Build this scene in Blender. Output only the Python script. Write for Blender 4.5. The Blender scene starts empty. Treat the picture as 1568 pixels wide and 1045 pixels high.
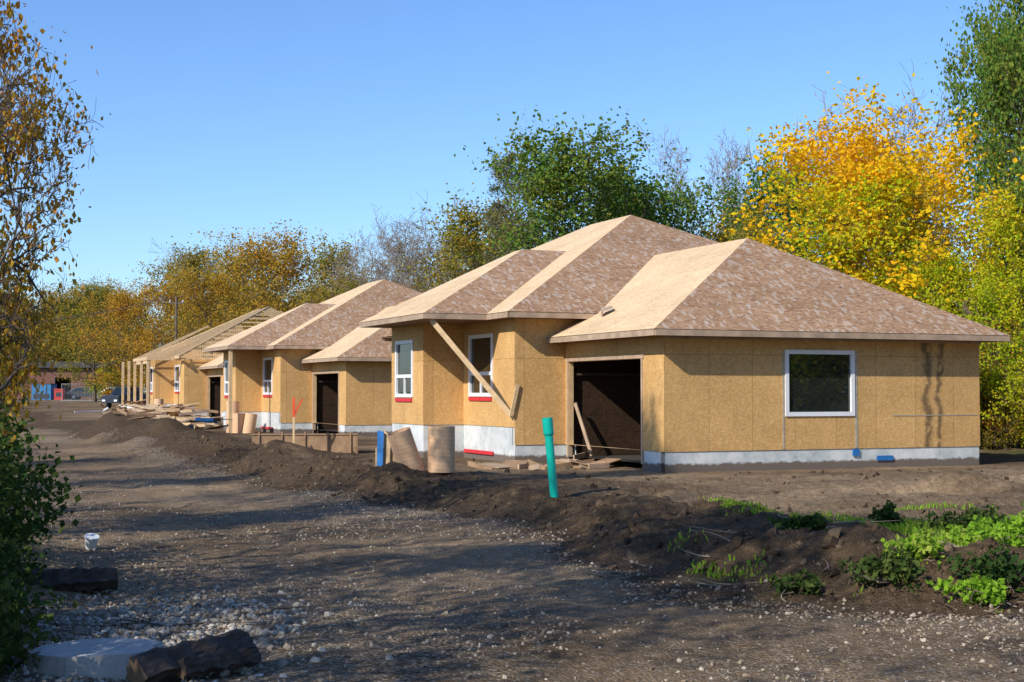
import bpy, bmesh, math, random
import numpy as np
from mathutils import Vector, Matrix
random.seed(7)
RS=np.random.RandomState
scene=bpy.context.scene
COL=scene.collection
YAW=math.radians(23)
U=(-math.sin(YAW),math.cos(YAW)); Vd=(math.cos(YAW),math.sin(YAW))
C0=(3.6,34.0)

# ------------------------------------------------------------ helpers
def link(o,parent=None):
    COL.objects.link(o)
    if parent is not None: o.parent=parent
    return o
def empty(name,loc=(0,0,0),rz=0):
    e=bpy.data.objects.new(name,None); e.location=loc; e.rotation_euler=(0,0,rz); e.empty_display_size=.3
    return link(e)
def mesh_arr(name,V,F,mats,smooth=False,mi=None):
    V=np.asarray(V,dtype=np.float32); F=np.asarray(F,dtype=np.int32)
    me=bpy.data.meshes.new(name); me.vertices.add(len(V)); me.vertices.foreach_set('co',V.ravel())
    k=F.shape[1]
    me.loops.add(F.size); me.loops.foreach_set('vertex_index',F.ravel())
    me.polygons.add(len(F)); me.polygons.foreach_set('loop_start',np.arange(0,F.size,k,dtype=np.int32))
    for m in mats: me.materials.append(m)
    if mi is not None: me.polygons.foreach_set('material_index',np.asarray(mi,dtype=np.int32))
    me.polygons.foreach_set('use_smooth',np.full(len(F),smooth,dtype=bool))
    me.update(calc_edges=True)
    return me
class MB:
    def __init__(s): s.v=[];s.f=[];s.m=[]
    def poly(s,pts,m=0):
        n=len(s.v); s.v+= [tuple(p) for p in pts]; s.f.append(list(range(n,n+len(pts)))); s.m.append(m)
    def box(s,a,b,m=0):
        x0,y0,z0=a;x1,y1,z1=b
        c=[(x0,y0,z0),(x1,y0,z0),(x1,y1,z0),(x0,y1,z0),(x0,y0,z1),(x1,y0,z1),(x1,y1,z1),(x0,y1,z1)]
        for q in ((0,3,2,1),(4,5,6,7),(0,1,5,4),(1,2,6,5),(2,3,7,6),(3,0,4,7)): s.poly([c[i] for i in q],m)
    def beam(s,p,q,w=.04,h=.09,m=0):
        p=Vector(p);q=Vector(q);d=(q-p).normalized()
        r=Vector((0,0,1)) if abs(d.z)<.95 else Vector((1,0,0))
        a=d.cross(r).normalized();b=a.cross(d).normalized()
        a=a*w/2;b=b*h/2
        c=[p-a-b,p+a-b,p+a+b,p-a+b,q-a-b,q+a-b,q+a+b,q-a+b]
        for t in ((0,3,2,1),(4,5,6,7),(0,1,5,4),(1,2,6,5),(2,3,7,6),(3,0,4,7)): s.poly([c[i] for i in t],m)
    def tube(s,p,q,r0,r1,n=12,m=0,caps=True):
        p=Vector(p);q=Vector(q);d=(q-p).normalized()
        r=Vector((0,0,1)) if abs(d.z)<.9 else Vector((1,0,0))
        a=d.cross(r).normalized();b=a.cross(d).normalized()
        A=[p+(a*math.cos(t)+b*math.sin(t))*r0 for t in [2*math.pi*i/n for i in range(n)]]
        B=[q+(a*math.cos(t)+b*math.sin(t))*r1 for t in [2*math.pi*i/n for i in range(n)]]
        for i in range(n):
            j=(i+1)%n; s.poly([A[i],A[j],B[j],B[i]],m)
        if caps: s.poly(A[::-1],m); s.poly(B,m)
    def obj(s,name,mats,parent=None,smooth=False):
        me=bpy.data.meshes.new(name); me.from_pydata(s.v,[],s.f)
        for m in mats: me.materials.append(m)
        me.polygons.foreach_set('material_index',s.m)
        me.polygons.foreach_set('use_smooth',[smooth]*len(s.f))
        uv=me.uv_layers.new(name='UVMap')
        for p in me.polygons:
            n=p.normal; h=Vector((0,0,1)).cross(n)
            if h.length<.05: h=Vector((1,0,0))
            h.normalize(); v=n.cross(h)
            for li in p.loop_indices:
                co=me.vertices[me.loops[li].vertex_index].co
                uv.data[li].uv=(co.dot(h),co.dot(v))
        me.update()
        return link(bpy.data.objects.new(name,me),parent)

# ------------------------------------------------------------ noise
_t=RS(3).rand(256,256)
def vn(x,y,s=0):
    x=np.asarray(x,float)+s*17.3; y=np.asarray(y,float)+s*9.7
    xi=np.floor(x).astype(int);yi=np.floor(y).astype(int);fx=x-xi;fy=y-yi
    fx=fx*fx*(3-2*fx);fy=fy*fy*(3-2*fy)
    g=lambda i,j:_t[i%256,j%256]
    return (g(xi,yi)*(1-fx)+g(xi+1,yi)*fx)*(1-fy)+(g(xi,yi+1)*(1-fx)+g(xi+1,yi+1)*fx)*fy-.5
def fbm(x,y,o=4,s=0):
    r=0;a=1
    for i in range(o): r=r+a*vn(x*2**i,y*2**i,s+i); a*=.5
    return r
def sst(a,b,x):
    t=np.clip((x-a)/(b-a),0,1); return t*t*(3-2*t)
def ab(X,Y):
    rx=X-C0[0];ry=Y-C0[1]
    return rx*U[0]+ry*U[1], rx*Vd[0]+ry*Vd[1]
def padsd(X,Y):
    a,b=ab(X,Y)
    s1=b+8.0+.5*np.sin(a*.21)+1.5*fbm(X*.35,Y*.35,3,5)
    s2=(Y-(15.3-.36*(X-1.6)))+.9*fbm(X*.5,Y*.5,3,8)
    k=2.2; hh=np.clip(.5+.5*(s2-s1)/k,0,1)
    return s2*(1-hh)+s1*hh-k*hh*(1-hh)
def bleft(X,Y,b): return b+1.9*(1-sst(11,17,Y))
def height(X,Y):
    X=np.asarray(X,float);Y=np.asarray(Y,float)
    a,b=ab(X,Y); sd=padsd(X,Y)
    near=1-sst(60,110,Y)
    pad=sst(-.2,1.3,sd)
    z=-.36+.36*pad
    hs_=sst(-5.,-1.8,b)*sst(-3.5,-.6,a)*(1-sst(12.,16,b))
    lip=np.exp(-((sd-1.1)/.7)**2); patch=sst(.0,.35,fbm(X*.28,Y*.28,2,44)+.12)
    z+=lip*patch*(.06+.26*np.clip(fbm(X*.7,Y*.7,3,2)+.2,0,1))*near
    z+=lip*.2*sst(2,4,X)*(1-sst(20,26,Y))
    rough=.25+1.0*np.exp(-((sd-.7)/1.2)**2)*(.4+.6*patch)+.35*pad
    z+=rough*.10*fbm(X*1.6,Y*1.6,4,11)*near*(1-.75*hs_)-.06*hs_
    z+=rough*.06*fbm(X*7,Y*7,3,21)*(1-sst(25,50,Y))
    z+=pad*(1-hs_)*.13*fbm(a*1.9,b*.35,3,33)*near
    road=(1-pad)
    z+=road*.05*fbm(X*.5,Y*.5,3,30)
    z-=road*.035*(np.exp(-((b+9.9)/.28)**2)+np.exp(-((b+11.6)/.28)**2))*near
    bl=bleft(X,Y,b)
    z+=(.35*sst(-14.2,-16,bl)+.35*sst(-16,-19,bl))*(1-sst(70,120,Y))
    d=np.hypot((X-7.6)/1.5,(Y-27.2)/.9); z-=.45*np.exp(-d**3)
    d=np.hypot((X-6.3)/.55,(Y-27.0)/.6); z+=.34*np.exp(-d**2)
    d=np.hypot((X-8.9)/.9,(Y-28.4)/.5); z+=.3*np.exp(-d**2)
    for (px,py,r,h) in ((-6.3,40,1.3,.3),(-4.2,36.5,1.5,.25),(-15.5,60,2.2,.75),(-13.5,55,2,.5),(-18,66,2,.85),(-8.3,42,1.6,.35),(-11.5,50,2,.4),(-3.6,30.3,1.3,.15)):
        d=np.hypot(X-px,Y-py)/r; z+=h*np.exp(-d**2)*(1+.7*fbm(X*1.2,Y*1.2,3,40))
    z+=1.0*sst(95,165,Y)
    return z
def hz(x,y): return float(height(np.array([x]),np.array([y]))[0])

# ------------------------------------------------------------ materials
def newmat(name):
    m=bpy.data.materials.new(name); m.use_nodes=True
    nt=m.node_tree; return m,nt,nt.nodes['Principled BSDF']
def N(nt,t,**k):
    n=nt.nodes.new(t)
    for a,b in k.items(): setattr(n,a,b)
    return n
def ramp(nt,stops,fac=None,interp='LINEAR'):
    r=nt.nodes.new('ShaderNodeValToRGB'); r.color_ramp.interpolation=interp
    e=r.color_ramp.elements
    while len(e)<len(stops): e.new(.5)
    for i,(p,c) in enumerate(stops):
        e[i].position=p; e[i].color=(c[0],c[1],c[2],1) if len(c)==3 else c
    if fac is not None: nt.links.new(fac,r.inputs[0])
    return r
def mix(nt,fac,a,b,mode='MIX'):
    m=nt.nodes.new('ShaderNodeMix'); m.data_type='RGBA'; m.blend_type=mode
    for s,v in ((0,fac),(6,a),(7,b)):
        if hasattr(v,'is_linked'): nt.links.new(v,m.inputs[s])
        else: m.inputs[s].default_value=v if s==0 else (v[0],v[1],v[2],1)
    return m.outputs[2]
def noise(nt,vec,scale,detail=4,rough=.6):
    n=nt.nodes.new('ShaderNodeTexNoise'); n.inputs['Scale'].default_value=scale
    n.inputs['Detail'].default_value=detail; n.inputs['Roughness'].default_value=rough
    if vec is not None: nt.links.new(vec,n.inputs['Vector'])
    return n.outputs['Fac']
def simple(name,col,rough=.7,var=.25,scale=6,metal=0,bump=0.0):
    m,nt,p=newmat(name); tc=N(nt,'ShaderNodeTexCoord')
    f=noise(nt,tc.outputs['Object'],scale,5)
    r=ramp(nt,[(.3,[c*(1-var) for c in col]),(.7,[min(1,c*(1+var)) for c in col])],f)
    nt.links.new(r.outputs[0],p.inputs['Base Color']); p.inputs['Roughness'].default_value=rough; p.inputs['Metallic'].default_value=metal
    if bump:
        b=N(nt,'ShaderNodeBump'); b.inputs['Strength'].default_value=bump; b.inputs['Distance'].default_value=.02
        f2=noise(nt,tc.outputs['Object'],scale*6,4); nt.links.new(f2,b.inputs['Height']); nt.links.new(b.outputs[0],p.inputs['Normal'])
    return m
def osb(name,dark,mid,light,weather,sheet=(2.44,1.22),shadow_streaks=False,flake=26,offset=.5,wf=.55,wt=.72,c2=(.86,.85,.84),mort=(.5,.44,.38)):
    m,nt,p=newmat(name); L=nt.links
    uv=N(nt,'ShaderNodeUVMap'); 
    mp=N(nt,'ShaderNodeMapping'); mp.inputs['Scale'].default_value=(.55,1.25,1); L.new(uv.outputs[0],mp.inputs[0])
    v=N(nt,'ShaderNodeTexVoronoi'); v.inputs['Scale'].default_value=flake; v.inputs['Randomness'].default_value=1; L.new(mp.outputs[0],v.inputs['Vector'])
    sep=N(nt,'ShaderNodeSeparateColor'); L.new(v.outputs['Color'],sep.inputs[0])
    base=ramp(nt,[(0,dark),(.35,mid),(.75,mid),(1,light)],sep.outputs[0]).outputs[0]
    v2=N(nt,'ShaderNodeTexVoronoi'); v2.inputs['Scale'].default_value=flake*wf
    mp2=N(nt,'ShaderNodeMapping'); mp2.inputs['Scale'].default_value=(1.1,.6,1); mp2.inputs['Rotation'].default_value=(0,0,.6); L.new(uv.outputs[0],mp2.inputs[0]); L.new(mp2.outputs[0],v2.inputs['Vector'])
    sep2=N(nt,'ShaderNodeSeparateColor'); L.new(v2.outputs['Color'],sep2.inputs[0])
    base=mix(nt,ramp(nt,[(wt,(0,0,0)),(wt+.08,(1,1,1))],sep2.outputs[1]).outputs[0],base,weather)
    big=noise(nt,uv.outputs[0],.7,6,.7)
    base=mix(nt,.6,base,ramp(nt,[(.35,(.72,.69,.66)),(.62,(1,1,1))],big).outputs[0],'MULTIPLY')
    br=N(nt,'ShaderNodeTexBrick'); br.offset=offset
    br.inputs['Scale'].default_value=1; br.inputs['Brick Width'].default_value=sheet[0]; br.inputs['Row Height'].default_value=sheet[1]
    br.inputs['Mortar Size'].default_value=.006; br.inputs['Mortar Smooth'].default_value=.1
    br.inputs['Color1'].default_value=(1,1,1,1); br.inputs['Color2'].default_value=(*c2,1); br.inputs['Mortar'].default_value=(*mort,1)
    L.new(uv.outputs[0],br.inputs['Vector'])
    base=mix(nt,1.0,base,br.outputs['Color'],'MULTIPLY')
    if shadow_streaks:  # vertical tree-shadow streaks painted into the wall colour
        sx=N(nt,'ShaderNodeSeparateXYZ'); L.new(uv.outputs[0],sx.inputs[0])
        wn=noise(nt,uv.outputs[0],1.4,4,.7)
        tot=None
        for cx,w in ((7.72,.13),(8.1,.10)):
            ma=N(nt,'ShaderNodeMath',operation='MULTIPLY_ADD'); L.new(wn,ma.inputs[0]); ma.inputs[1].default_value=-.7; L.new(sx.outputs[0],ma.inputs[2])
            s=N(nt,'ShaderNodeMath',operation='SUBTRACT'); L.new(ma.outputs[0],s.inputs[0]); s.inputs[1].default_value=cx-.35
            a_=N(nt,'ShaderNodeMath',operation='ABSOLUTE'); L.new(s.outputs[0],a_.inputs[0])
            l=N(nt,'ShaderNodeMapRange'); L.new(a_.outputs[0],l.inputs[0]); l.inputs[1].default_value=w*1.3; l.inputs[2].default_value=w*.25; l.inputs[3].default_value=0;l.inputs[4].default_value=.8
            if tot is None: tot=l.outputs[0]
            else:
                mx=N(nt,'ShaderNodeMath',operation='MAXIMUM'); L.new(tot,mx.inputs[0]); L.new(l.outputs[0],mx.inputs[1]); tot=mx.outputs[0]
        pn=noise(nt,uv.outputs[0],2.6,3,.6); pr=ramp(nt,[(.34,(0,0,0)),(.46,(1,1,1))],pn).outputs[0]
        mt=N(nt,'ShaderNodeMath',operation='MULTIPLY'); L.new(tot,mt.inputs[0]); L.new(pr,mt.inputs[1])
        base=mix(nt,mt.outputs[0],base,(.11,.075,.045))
    L.new(base,p.inputs['Base Color']); p.inputs['Roughness'].default_value=.8; p.inputs['Specular IOR Level'].default_value=.15
    b=N(nt,'ShaderNodeBump'); b.inputs['Strength'].default_value=.3; b.inputs['Distance'].default_value=.01
    L.new(sep.outputs[1],b.inputs['Height']); L.new(b.outputs[0],p.inputs['Normal'])
    return m
WA=((.56,.32,.115),(.73,.44,.175),(.82,.55,.25),(.65,.39,.145))
M_wall=osb('osb_wall',*WA,sheet=(1.22,2.75),offset=0,flake=42)
M_wallshadow=osb('osb_wall_shadow_streaks',*WA,sheet=(1.22,2.75),shadow_streaks=True,offset=0,flake=42)
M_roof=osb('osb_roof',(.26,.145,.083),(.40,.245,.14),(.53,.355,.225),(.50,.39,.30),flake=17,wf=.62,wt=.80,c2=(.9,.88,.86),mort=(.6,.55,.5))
M_roof2=osb('osb_roof_sunlit',(.64,.43,.22),(.79,.57,.33),(.86,.67,.43),(.72,.54,.34),flake=22,c2=(.93,.92,.91),mort=(.6,.55,.5))  # street-facing planes: sunlit paleness put into the sheathing colour
M_wood=simple('spruce_lumber',(.62,.43,.23),.7,.2,5)
M_fascia=simple('fascia_lumber',(.42,.30,.20),.7,.25,3)
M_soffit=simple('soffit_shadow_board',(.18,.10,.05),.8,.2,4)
def found():
    m,nt,p=newmat('foundation_coating'); tc=N(nt,'ShaderNodeTexCoord')
    f=noise(nt,tc.outputs['Object'],1.7,6,.7); r=ramp(nt,[(.25,(.22,.24,.25)),(.4,(.48,.52,.51)),(.6,(.68,.69,.67)),(.75,(.76,.76,.72))],f)
    s=N(nt,'ShaderNodeSeparateXYZ'); nt.links.new(tc.outputs['Object'],s.inputs[0])
    f3=noise(nt,tc.outputs['Object'],5,5,.8)
    ad=N(nt,'ShaderNodeMath',operation='MULTIPLY_ADD'); nt.links.new(f3,ad.inputs[0]); ad.inputs[1].default_value=-.22; nt.links.new(s.outputs[2],ad.inputs[2])
    r2=ramp(nt,[(.0,(0,0,0)),(.05,(1,1,1))],ad.outputs[0]); 
    c=mix(nt,r2.outputs[0],(.16,.125,.10),r.outputs[0])
    nt.links.new(c,p.inputs['Base Color']); p.inputs['Roughness'].default_value=.8
    return m
M_found=found()
M_white=simple('white_vinyl',(.80,.81,.82),.4,.04,3)
M_dark=osb('shaded_interior_osb',(.035,.02,.013),(.055,.032,.02),(.075,.045,.028),(.045,.027,.017),flake=24)  # osb darkened so the garage's inner shade sits in the colour
def glass():
    m,nt,p=newmat('window_glass'); p.inputs['Base Color'].default_value=(.012,.016,.016,1); p.inputs['Roughness'].default_value=.02
    p.inputs['Specular IOR Level'].default_value=.9
    tc=N(nt,'ShaderNodeTexCoord'); f=noise(nt,tc.outputs['Object'],1.3,2); b=N(nt,'ShaderNodeBump'); b.inputs['Strength'].default_value=.05
    nt.links.new(f,b.inputs['Height']); nt.links.new(b.outputs[0],p.inputs['Normal']); return m
M_glass=glass()
M_red=simple('red_tape',(.65,.03,.04),.5,.1)
M_blue=simple('blue_membrane',(.02,.16,.45),.5,.2)
M_teal=simple('teal_pvc',(.0,.48,.36),.35,.12,4)
M_concrete=simple('concrete',(.3,.28,.26),.85,.25,8,bump=.3)

def leafmat(name,cols,trans=.38,tint=.25):
    m,nt,p=newmat(name); L=nt.links; nt.nodes.remove(p)
    g=N(nt,'ShaderNodeNewGeometry'); oi=N(nt,'ShaderNodeObjectInfo')
    tc=N(nt,'ShaderNodeTexCoord'); f=noise(nt,tc.outputs['Object'],.55,2)
    ma=N(nt,'ShaderNodeMath',operation='MULTIPLY_ADD'); L.new(g.outputs['Random Per Island'],ma.inputs[0]); ma.inputs[1].default_value=.5
    mb=N(nt,'ShaderNodeMath',operation='MULTIPLY_ADD'); L.new(f,mb.inputs[0]); mb.inputs[1].default_value=1.2; mb.inputs[2].default_value=-.36
    L.new(mb.outputs[0],ma.inputs[2])
    md=N(nt,'ShaderNodeMath',operation='MULTIPLY_ADD'); L.new(oi.outputs['Random'],md.inputs[0]); md.inputs[1].default_value=tint; L.new(ma.outputs[0],md.inputs[2])
    n=len(cols); r=ramp(nt,[(i/(n-1)*.9+.05,c) for i,c in enumerate(cols)],md.outputs[0])
    d=N(nt,'ShaderNodeBsdfDiffuse'); L.new(r.outputs[0],d.inputs[0])
    t=N(nt,'ShaderNodeBsdfTranslucent'); L.new(r.outputs[0],t.inputs[0])
    ms=N(nt,'ShaderNodeMixShader'); ms.inputs[0].default_value=trans; L.new(d.outputs[0],ms.inputs[1]); L.new(t.outputs[0],ms.inputs[2])
    L.new(ms.outputs[0],nt.nodes['Material Output'].inputs[0]); return m
L_green=leafmat('leaves_green',[(.055,.12,.02),(.09,.18,.03),(.14,.24,.04),(.26,.28,.045)])
L_olive=leafmat('leaves_olive',[(.13,.17,.03),(.22,.23,.035),(.34,.28,.04),(.46,.29,.04)])
L_orange=leafmat('leaves_orange',[(.20,.20,.03),(.36,.28,.04),(.52,.32,.04),(.60,.29,.04)])
L_yellow=leafmat('leaves_yellow',[(.38,.44,.02),(.76,.60,.02),(.92,.64,.02),(.95,.52,.02)],.45)
L_yg=leafmat('leaves_yellowgreen',[(.18,.33,.02),(.34,.48,.02),(.56,.58,.02),(.74,.56,.03)],.45)
L_rust=leafmat('leaves_rust',[(.20,.15,.03),(.38,.21,.03),(.58,.29,.03),(.48,.15,.03)])
L_spruce=leafmat('leaves_conifer',[(.07,.085,.04),(.11,.12,.06),(.16,.16,.08),(.20,.18,.10)],.15)
L_dark=leafmat('leaves_hedge',[(.025,.05,.015),(.04,.08,.02),(.06,.10,.025),(.11,.14,.035)],.25)
L_grass=leafmat('grass_blades',[(.12,.23,.02),(.20,.38,.03),(.28,.46,.04),(.40,.42,.09)],.35)
L_mix=leafmat('leaves_autumn_mix',[(.12,.18,.03),(.26,.27,.04),(.58,.38,.05),(.75,.35,.05)],.45)
M_bark=simple('bark_brown',(.12,.09,.065),.9,.35,5)
M_barkg=simple('bark_grey',(.25,.195,.145),.9,.3,5)

# ------------------------------------------------------------ trees
LEAF=np.array([(0,0,0),(.5,.38,.1),(1,0,0),(.5,-.38,.1)],float)
def rotmats(n,rng):
    q=rng.randn(n,4); q/=np.linalg.norm(q,axis=1)[:,None]; w,x,y,z=q.T
    return np.stack([np.stack([1-2*(y*y+z*z),2*(x*y-z*w),2*(x*z+y*w)],1),np.stack([2*(x*y+z*w),1-2*(x*x+z*z),2*(y*z-x*w)],1),np.stack([2*(x*z-y*w),2*(y*z+x*w),1-2*(x*x+y*y)],1)],1)
def inst(base,faces,pos,scl,rng,R=None):
    n=len(pos); R=rotmats(n,rng) if R is None else R
    scl=np.asarray(scl); 
    if scl.ndim==1: scl=np.repeat(scl[:,None],3,1)
    B=base[None]*scl[:,None,:]
    V=np.einsum('nij,nkj->nki',R,B)+pos[:,None,:]
    F=(faces[None]+(np.arange(n)*len(base))[:,None,None])
    return V.reshape(-1,3),F.reshape(-1,faces.shape[1])
def tubes(segs,k=4):
    S=np.array(segs); p=S[:,:3];q=S[:,3:6];r0=S[:,6];r1=S[:,7]
    d=q-p; d/=np.linalg.norm(d,axis=1)[:,None]+1e-9
    ref=np.where(np.abs(d[:,2:3])<.9,np.array([[0,0,1.]]),np.array([[1.,0,0]]))
    a=np.cross(d,ref); a/=np.linalg.norm(a,axis=1)[:,None]; b=np.cross(a,d)
    t=np.arange(k)*2*math.pi/k
    ring=np.cos(t)[None,:,None]*a[:,None]+np.sin(t)[None,:,None]*b[:,None]
    V=np.concatenate([p[:,None]+ring*r0[:,None,None],q[:,None]+ring*r1[:,None,None]],1)
    f=np.array([(i,(i+1)%k,(i+1)%k+k,i+k) for i in range(k)])
    F=f[None]+(np.arange(len(S))*2*k)[:,None,None]
    return V.reshape(-1,3),F.reshape(-1,4)
def tree(name,seed,H,R,nl,ls,mats,cb=.28,nb=24,r0=.17,elev=(.35,.9),clus=.3,prof=None,depth=3,sub=2,droop=0.,wob=.25,lean=0,aspect=1.,topfrac=.92,keep=.7,minr=.004):
    rng=RS(seed); segs=[];tips=[]
    prof=prof or (lambda t: (math.sin(min(1,(t+.12))*math.pi*.86)**.7))
    def grow(p,d,L,r,lev):
        ns=4 if lev==1 else 3
        for i in range(ns):
            d=d+rng.randn(3)*wob*(.8 if lev==1 else 1.1); d[2]+=.10-droop; d/=np.linalg.norm(d)
            q=p+d*L/ns; ra=r*(1-.8*i/ns); rb=r*(1-.8*(i+1)/ns)
            segs.append((*p,*q,max(ra,minr),max(rb,minr))); p=q
            if lev>=min(2,depth): tips.append(p)
            if lev<depth and (i>0 or lev>1):
                for _ in range(sub):
                    e=rng.randn(3); e-=e.dot(d)*d; e/=np.linalg.norm(e)
                    dd=d*.65+e*.75; dd[2]+=.1-droop; dd/=np.linalg.norm(dd)
                    grow(p,dd,L*rng.uniform(.4,.62),rb*.65+.004,lev+1)
    p=np.zeros(3); d=np.array([lean,0,1.]); n=12; pts=[p]
    for i in range(n):
        d=d+rng.randn(3)*.07; d[2]=max(d[2],.8); d/=np.linalg.norm(d)
        q=p+d*H*topfrac/n; f0=1-i/n*.9; f1=1-(i+1)/n*.9
        segs.append((*p,*q,r0*f0*(1.35 if i==0 else 1),r0*f1)); p=q; pts.append(p)
    for j in range(nb):
        t=(j+rng.rand())/nb; hh=cb+(1-cb)*t; x=hh*n; i=min(n-1,int(x)); bp=pts[i]+(pts[i+1]-pts[i])*(x-i)
        az=j*2.4+rng.randn()*.4; el=elev[0]+(elev[1]-elev[0])*t+rng.randn()*.12
        dd=np.array([math.cos(az)*math.cos(el),math.sin(az)*math.cos(el),math.sin(el)])
        grow(bp,dd,R*prof(t)*rng.uniform(.6,1.2),r0*(1-hh*.85)*.55+.01,1)
    V,F=tubes(segs); mi=np.zeros(len(F),int)
    if nl:
        T=np.array(tips); kp=rng.rand(len(T))<keep; T=T[kp]
        wt=rng.rand(len(T))**1.2+.15; idx=rng.choice(len(T),nl,p=wt/wt.sum()); pos=T[idx]+rng.randn(nl,3)*clus*rng.rand(nl,1)
        sc=np.stack([ls*rng.uniform(.6,1.3,nl)]*3,1); sc[:,1]*=aspect
        V2,F2=inst(LEAF,np.array([[0,1,2,3]]),pos,sc,rng)
        F2=F2+len(V); V=np.concatenate([V,V2]); F=np.concatenate([F,F2]); mi=np.concatenate([mi,np.ones(len(F2),int)])
    V=V*(H/np.percentile(V[:,2],99.7))
    return mesh_arr(name,V,F,mats,False,mi)
cone=lambda t:(1-t)**.8*.9+.12
TM={}
TM['green']=[tree('oak_a',1,14,4.6,19000,.20,[M_bark,L_green],clus=.65),tree('oak_b',2,14,5,18000,.20,[M_bark,L_green],clus=.65,cb=.2)]
TM['olive']=[tree('elm_a',3,13,4.4,14000,.18,[M_bark,L_olive],clus=.6,cb=.15),tree('elm_b',4,13,4.0,11000,.175,[M_barkg,L_olive],clus=.55,cb=.12)]
TM['orange']=[tree('ash_a',5,13,5.2,17000,.19,[M_bark,L_orange],clus=.6,cb=.1,nb=28),tree('ash_b',6,13,4.8,14000,.19,[M_bark,L_orange],clus=.6,cb=.08)]
TM['yellow']=[tree('maple_a',7,12,4.9,21000,.19,[M_bark,L_yellow],clus=.55,cb=.15,nb=28)]
TM['yg']=[tree('maple_b',8,11,4.8,17500,.185,[M_bark,L_yg],clus=.55,cb=.1,nb=28),tree('maple_c',18,11,4.1,14000,.18,[M_bark,L_yg],clus=.55,cb=.08)]
TM['bare']=[tree('bare_a',9,14,5.4,200,.16,[M_barkg,L_olive],nb=11,depth=4,sub=2,elev=(.55,1.0),r0=.2,cb=.25,wob=.2,minr=.011),tree('bare_b',10,14,4.8,0,.16,[M_barkg,L_olive],nb=9,depth=4,sub=2,elev=(.6,1.1),r0=.18,cb=.28,wob=.22,minr=.011)]
TM['spruce']=[tree('spruce_a',11,15,3.4,13000,.18,[M_bark,L_spruce],nb=44,elev=(-.1,.5),prof=cone,clus=.25,cb=.1,droop=.06,aspect=.5,topfrac=.98)]
TM['shrub']=[tree('shrub_a',12,4,2.4,5200,.13,[M_bark,L_yg],nb=18,cb=.02,r0=.05,clus=.45),tree('shrub_b',13,4,2.6,4200,.13,[M_bark,L_rust],nb=18,cb=.02,r0=.05,clus=.45),tree('shrub_c',14,4,2.4,4800,.13,[M_bark,L_olive],nb=18,cb=.02,r0=.05,clus=.45)]
TM['twig']=[tree('thicket_a',15,5,2.0,900,.12,[M_barkg,L_rust],nb=16,cb=.03,r0=.04,depth=4,elev=(.8,1.3),minr=.008)]
H0={'green':14,'olive':13,'orange':13,'yellow':12,'yg':11,'bare':14,'spruce':15,'shrub':4,'twig':5}
NAMES={'green':'oak_tree','olive':'elm_tree','orange':'ash_tree','yellow':'yellow_maple_tree','yg':'maple_tree','bare':'bare_tree','spruce':'spruce_tree'}
def put(kind,x,y,h,parent=None,name=None,wide=1.,v=None):
    ms=TM[kind]; me=ms[random.randrange(len(ms)) if v is None else v]
    o=bpy.data.objects.new(name or NAMES[kind],me); s=h/H0[kind]; o.scale=(s*wide,s*wide,s)
    o.location=(x,y,hz(x,y)-.1); o.rotation_euler=(0,0,random.uniform(0,6.28)); return link(o,parent)
for k,x,y,h,w in [('green',4.0,72,14.8,1.15),('green',8.0,74,13.8,1.1),('spruce',.9,80,15.6,1),('olive',-1.4,84,13.4,1.15),('olive',-3.2,92,12.4,1),
    ('bare',-6.7,95,14.2,1.2),('bare',-5.1,91,12.6,1.1),('bare',-9.0,100,13.0,1.1),('bare',10.6,80,17.0,.9),('olive',12.5,78,12.4,1.),('green',14.2,71,13.6,.95),
    ('bare',12.8,70,11.5,1),('bare',16.6,65,15.6,1.1),('olive',12.2,76,11,.9),('yellow',15.1,52,13.0,1.2),('yg',13.4,54.5,10.2,1.1),('yg',17.4,49,9.0,1.),('yg',14.9,50.0,7.0,1),('yg',16.4,47.5,6.5,1),
    ('green',22.4,61,19.0,.62),('green',19.2,50,15.0,.62),('olive',16.3,60,11.5,1),('olive',11.5,66,10,1),('orange',19,47,7.5,1),
    ('orange',-19,125,15.4,1.2),('olive',-14.8,121,14.4,1.15),('orange',-23.2,131,15.2,1.15),('orange',-24.4,117,12.4,1),('olive',-31.4,140,15.6,1.1),('bare',-30,138,15.6,1),
    ('orange',-32.5,131,12.2,1.1),('orange',-37,136,11.6,1.1),('olive',-43.5,150,12.6,1.2),
    ('olive',-11.5,112,11,1.1),('orange',-7,105,10,1),('olive',-3,100,10,1),('orange',1.5,92,10.5,1),('olive',5,84,10.5,1),('olive',8.5,82,10.5,1)]:
    put(k,x,y,h,None,None,w)
mass=empty('distant_treeline')
rr=RS(5)
for i in range(40):
    a=rr.uniform(20,190); b=rr.uniform(24,44)-a*.02
    x=C0[0]+a*U[0]+b*Vd[0]; y=C0[1]+a*U[1]+b*Vd[1]
    put(['olive','orange','olive','green','olive'][i%5],x,y,rr.uniform(7.5,10.5),mass,'treeline_tree')
for i in range(36):
    x=-98+i*2.4+rr.randn(); y=rr.uniform(196,225); put(['orange','olive','orange'][i%3],x,y,rr.uniform(12.5,18),mass,'treeline_tree',1.3)
for i in range(22):
    x=rr.uniform(27,52); y=rr.uniform(2,30)
    if x/y<.62: x+=10
    put(['olive','green','yg'][i%3],x,y,rr.uniform(9,14),mass,'treeline_tree',1.2)
under=empty('undergrowth_shrubs')
for i in range(56):
    a=rr.uniform(-3,30); b=rr.uniform(15.0,20)
    x=C0[0]+a*U[0]+b*Vd[0]; y=C0[1]+a*U[1]+b*Vd[1]
    k='twig' if i%9==0 else 'shrub'; put(k,x,y,rr.uniform(2.2,5) if k=='shrub' else rr.uniform(4,5.5),under,'undergrowth_shrub')
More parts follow.
